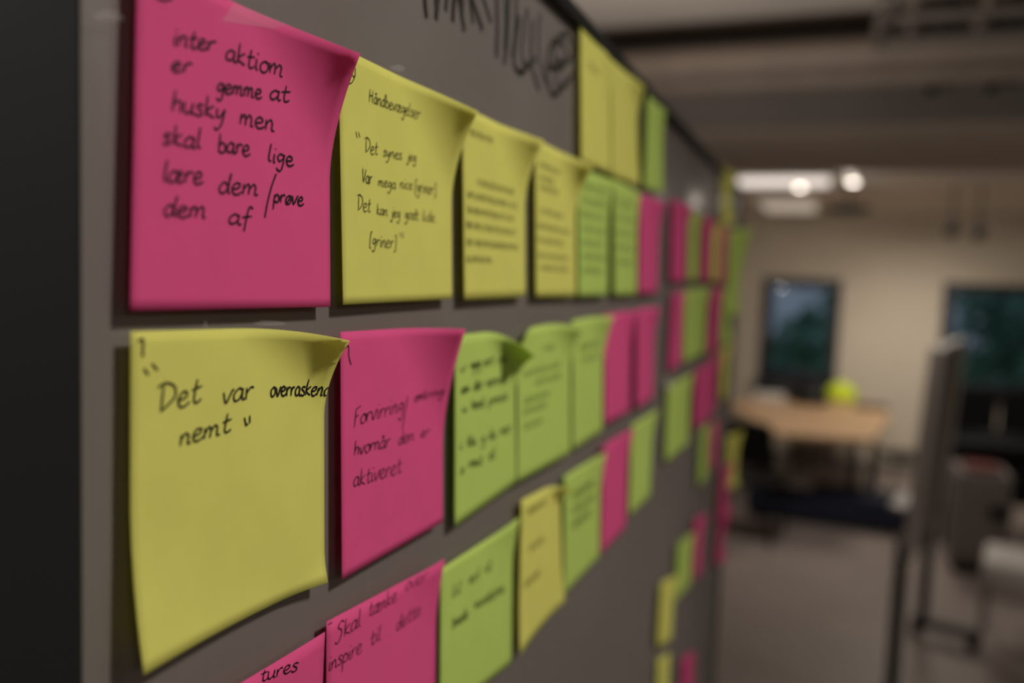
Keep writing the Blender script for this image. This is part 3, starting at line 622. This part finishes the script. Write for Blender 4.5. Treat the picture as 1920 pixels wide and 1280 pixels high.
# dark furniture on the right in front of the second window
a = on_y(1772, 770, 6.6); b = on_y(2060, 770, 6.6)
dk = thing('dark_desk', 'dark desk with a black modesty panel beneath the second window', 'desk', ((a.x+b.x)/2, 6.9, 0))
MB().box((a.x, 6.55, .72), (b.x, 7.3, .75), .005).build('desktop', M_black, dk); MB().box((a.x+.05, 6.95, .25), (b.x-.05, 6.98, .719)).build('panel', M_black, dk)
for xx in (a.x+.05, b.x-.05):
    for yy in (6.6, 7.25): MB().box((xx-.025, yy-.025, 0), (xx+.025, yy+.025, .719)).build('leg', M_black, dk)
for k, px in enumerate((1798, 1940)):
    q = on_y(px, 800, 7.05)
    mo = thing('computer_monitor', ['black computer monitor on the dark desk, nearer the whiteboard', 'black computer monitor on the dark desk, nearer the photo\'s right edge'][k], 'monitor', (q.x, 7.0, .75), 'monitors on the dark desk')
    MB().box((q.x-.24, 7.0, .775), (q.x+.24, 7.03, 1.10), .006).build('screen', M_black, mo); MB().box((q.x-.03, 7.031, .77), (q.x+.03, 7.05, .95)).build('neck', M_black, mo); MB().box((q.x-.11, 6.94, .75), (q.x+.11, 7.12, .765), .004).build('stand_base', M_black, mo)
g0 = on_y(1800, 850, 5.9); g1 = on_y(1905, 850, 5.9)
cb = thing('grey_cabinet', 'low grey cabinet in front of the dark desk, a red folder on top', 'cabinet', ((g0.x+g1.x)/2, 6.1, 0))
MB().box((g0.x, 5.9, .06), (g1.x, 6.3, .66), .006).build('body', M_wallg, cb); MB().box((g0.x+.02, 5.92, 0), (g1.x-.02, 6.28, .059)).build('plinth', M_black, cb)
dd = MB().box((g0.x+.015, 5.885, .1), (g1.x-.015, 5.899, .63), .002).build('door', M_wallg, cb); MB().box(((g0.x+g1.x)/2+.03, 5.86, .4), ((g0.x+g1.x)/2+.16, 5.884, .47), .004).build('handle', M_black, dd)
p = on_y(1843, 838, 6.0); tag(MB().box((p.x-.09, 5.95, .66), (p.x+.11, 6.2, .69), .004).build('red_folder', M_red), 'dark red folder lying on the low grey cabinet', 'folder')
q = on_z(1905, 960, .0)
cp2 = copy_thing(c0, (q.x+.03, 5.2, 0), 'black chair behind the white shell chair at the right edge', math.radians(200)); 

# ------------------------------------------------------------------ ceiling fixtures
def hang(px, py, y): return on_y(px, py, y)
p0 = hang(1384, 342, 5.3); p1 = hang(1556, 340, 5.3)
area('tube_light', ((p0.x+p1.x)/2, 5.34, p0.z-.026), ((p0.x+p1.x)/2, 7.2, 0), .56, 14, (1, .92, .84), .03)
tl = thing('tube_lamp', 'lit fluorescent tube lamp under the far ceiling, left', 'ceiling lamp', ((p0.x+p1.x)/2, 5.3, p0.z))
MB().tube([(p0.x, 5.3, p0.z), (p1.x, 5.3, p0.z)], .024, 14).build('tube', M_lamp, tl, True)
MB().box((p0.x-.03, 5.26, p0.z+.03), (p1.x+.03, 5.34, p0.z+.06), .004).build('housing', M_white, tl)
for xx in (p0.x+.1, p1.x-.1): MB().tube([(xx, 5.3, p0.z+.06), (xx, 5.3, FARC)], .006, 8).build('hanger', M_steel, tl)
def spotlamp(px, py, y, label, lit=True, aim=None, power=0):
    p = hang(px, py, y); e = thing('ceiling_spotlight', label, 'spotlight', (p.x, y, p.z), 'ceiling spotlights')
    MB().lathe([(.035, 0), (.04, .005), (.04, .06), (.03, .075)], p, 18).build('shade', M_white if lit else M_black, e, True)
    MB().lathe([(.026, -.012), (.027, -.003), (.02, -.0005)], p, 16).build('lens', M_spot if lit else M_black, e)
    if aim: spot('wall_spot', (p.x, p.y+.02, p.z-.03), aim, power, 66, (1, .92, .80), 1.0)
    ctop = FARC if y > 5.05 else LOWC
    MB().tube([(p.x, p.y, p.z+.074), (p.x, p.y, ctop)], .008, 8).build('stem', M_steel if lit else M_black, e); return p
spotlamp(1500, 350, 6.0, 'bright ceiling spotlight glowing below the tube lamp')
sp = spotlamp(1600, 340, 5.6, 'bright ceiling spotlight to the right of the tube lamp')
d1 = spotlamp(1783, 440, 6.6, 'black hanging spotlight on the right, left one of two', False, (wpt(1705, 740)[0], YF, wpt(1705, 740)[1]), 62); d2 = spotlamp(1834, 446, 6.6, 'black hanging spotlight on the right, right one of two', False, (wpt(1640, 700)[0], YF, wpt(1640, 700)[1]-.1), 16)
p = hang(1591, 392, 6.6); pr = thing('ceiling_projector', 'dark disc-shaped fitting under the far ceiling, between lamps and wall', 'ceiling fitting', (p.x, 6.6, p.z))
MB().lathe([(.05, -.03), (.15, -.015), (.16, .0), (.15, .02), (.04, .03)], p, 24).build('disc', M_dark, pr, True); MB().tube([(p.x, 6.6, p.z+.03), (p.x, 6.6, FARC)], .012, 8).build('stem', M_dark, pr)
a = hang(1425, 404, 8.0); b = hang(1535, 404, 8.0)
cpn = thing('ceiling_panel_lamp', 'pale square ceiling panel near the far wall above the first window', 'ceiling lamp', ((a.x+b.x)/2, 8.0, FARC))
MB().box((a.x-.02, 7.5, FARC-.03), (b.x+.02, 8.5, FARC-.001), .003).build('frame', M_white, cpn); MB().box((a.x+.03, 7.55, FARC-.038), (b.x-.03, 8.45, FARC-.0305)).build('diffuser', emis('dim_panel', (255, 235, 215), .35), cpn)
# pipes and trays crossing under the near ceiling
for (y0, zy, r, lab) in ((3.35, 150, .035, 'painted pipe crossing the ceiling in front of the dark bulkhead, lower one'), (3.2, 108, .05, 'painted pipe crossing the ceiling in front of the dark bulkhead, upper one')):
    q = on_y(1500, zy, y0); e = thing('ceiling_pipe', lab, 'pipe', (0.8, y0, q.z), 'ceiling pipes')
    MB().tube([(-2.5, y0, q.z), (XR-.02, y0, q.z)], r, 14).build('pipe', M_duct, e, True)
    for xx in (-1.2, .3, 1.0, 2.2, 3.5): MB().tube([(xx, y0, q.z+r), (xx, y0, CEIL)], .007, 8).build('hanger', M_dark, e)
M_tray = mat('grey_tray_metal', (112, 104, 96), .6); q = on_y(1780, 60, 2.9); ct = thing('cable_tray', 'dark cable tray with loose cables under the ceiling at the top right', 'cable tray', (1.6, 2.6, 2.6))
x0 = on_y(1640, 60, 3.0).x
MB().box((x0, .5, 2.62), (x0+.02, 3.55, 2.70)).box((x0+.6, .5, 2.62), (x0+.62, 3.55, 2.70)).build('side_rail', M_tray, ct)
r_ = MB()
for k in range(12): r_.box((x0+.02, .6+k*.25, 2.625), (x0+.6, .64+k*.25, 2.645))
r_.build('rung', M_tray, ct)
for k in range(5):
    xx = x0+.1+k*.1; MB().tube([(xx, .5, 2.665), (xx+.03, 1.4, 2.67), (xx-.02, 2.4, 2.665), (xx+.02, 3.2, 2.67), (xx+.02, 3.5, 2.55 if k % 2 else 2.66)], .018, 8).build('cable', M_dark if k % 2 else M_duct, ct, True)
for yy in (1.0, 3.0):
    for xx in (x0+.01, x0+.61): MB().tube([(xx, yy, 2.7), (xx, yy, CEIL)], .006, 8).build('hanger', M_dark, ct)
# added fixtures out of frame, carrying the panel lights that brighten the room
for k, (x, y, sx_, sy_, zc, lab) in enumerate(((2.6, -1.6, .6, .6, CEIL, 'added unseen ceiling light panel behind the viewpoint'), (3.6, 2.4, .6, .6, CEIL, 'added unseen ceiling light panel towards the right wall'))):
    e = thing('added_ceiling_light', lab, 'ceiling lamp', (x, y, zc), 'added ceiling lights')
    MB().box((x-sx_/2-.03, y-sy_/2-.03, zc-.03), (x+sx_/2+.03, y+sy_/2+.03, zc-.001), .003).build('frame', M_white, e)
    MB().box((x-sx_/2, y-sy_/2, zc-.036), (x+sx_/2, y+sy_/2, zc-.0305)).build('diffuser', emis('added_panel_glow', (255, 240, 225), 1.5), e)

# trees outside the windows
tree((on_y(1620, 640, 12.6).x, 12.6, -.3), 1.85, .9, 'low dark green bush outside the first window', 2, 7000)
tree((on_y(1900, 640, 14).x+.75, 14.0, -.3), 4.0, 1.5, 'tall bushy green tree filling the second window', 5, 9000)

fl = thing('added_floor_lamp', 'added unseen uplighter behind the glass board, brightening the ceiling', 'floor lamp', (-.75, 1.9, 0))  # lamp added out of sight to brighten the near ceiling
MB().lathe([(.15, 0), (.15, .015), (.03, .03)], (-.75, 1.9, 0), 24).build('base', M_black, fl, True)
MB().tube([(-.75, 1.9, .03), (-.75, 1.9, 1.68)], .012, 10).build('pole', M_black, fl, True)
MB().tube([(-.75, 1.9, 1.66), (-.75, 1.9, 1.68), (-.75, 1.9, 1.76)], [.03, .08, .17], 24, cap=False).build('lamp_shade', M_black, fl, True)
# added, unseen track and spotlights that bring the board to its brightness
tk = thing('added_spot_track', 'added unseen ceiling track above the near end of the board', 'added lamp track', (1.02, .34, CEIL))
MB().box((1.0, -.9, CEIL-.035), (1.04, 1.2, CEIL-.001), .003).build('rail', M_black, tk)
for c0v, aim, lab in ((Vector((1.02, .34, 2.71)), Vector((.0, .29, 1.34)), 'added unseen track spotlight aimed at the near end of the board'),
                      (Vector((1.02, 1.02, 2.71)), Vector((.0, 1.28, 1.30)), 'added unseen track spotlight aimed at the far end of the board')):
    ts = thing('added_spotlight', lab, 'spotlight', tuple(c0v), 'added track spotlights'); dv = (aim - c0v).normalized()
    MB().tube([c0v-dv*.085, c0v-dv*.08, c0v-dv*.01, c0v+dv*.0], [.05, .06, .11, .115], 22, cap=False).build('shade', M_black, ts, True)
    MB().tube([c0v-dv*.099, c0v-dv*.0855], [.05, .052], 20).build('back_cap', M_black, ts)
    MB().tube([(c0v.x, c0v.y, CEIL-.036), c0v-dv*.095], .01, 8).build('stem', M_black, ts)
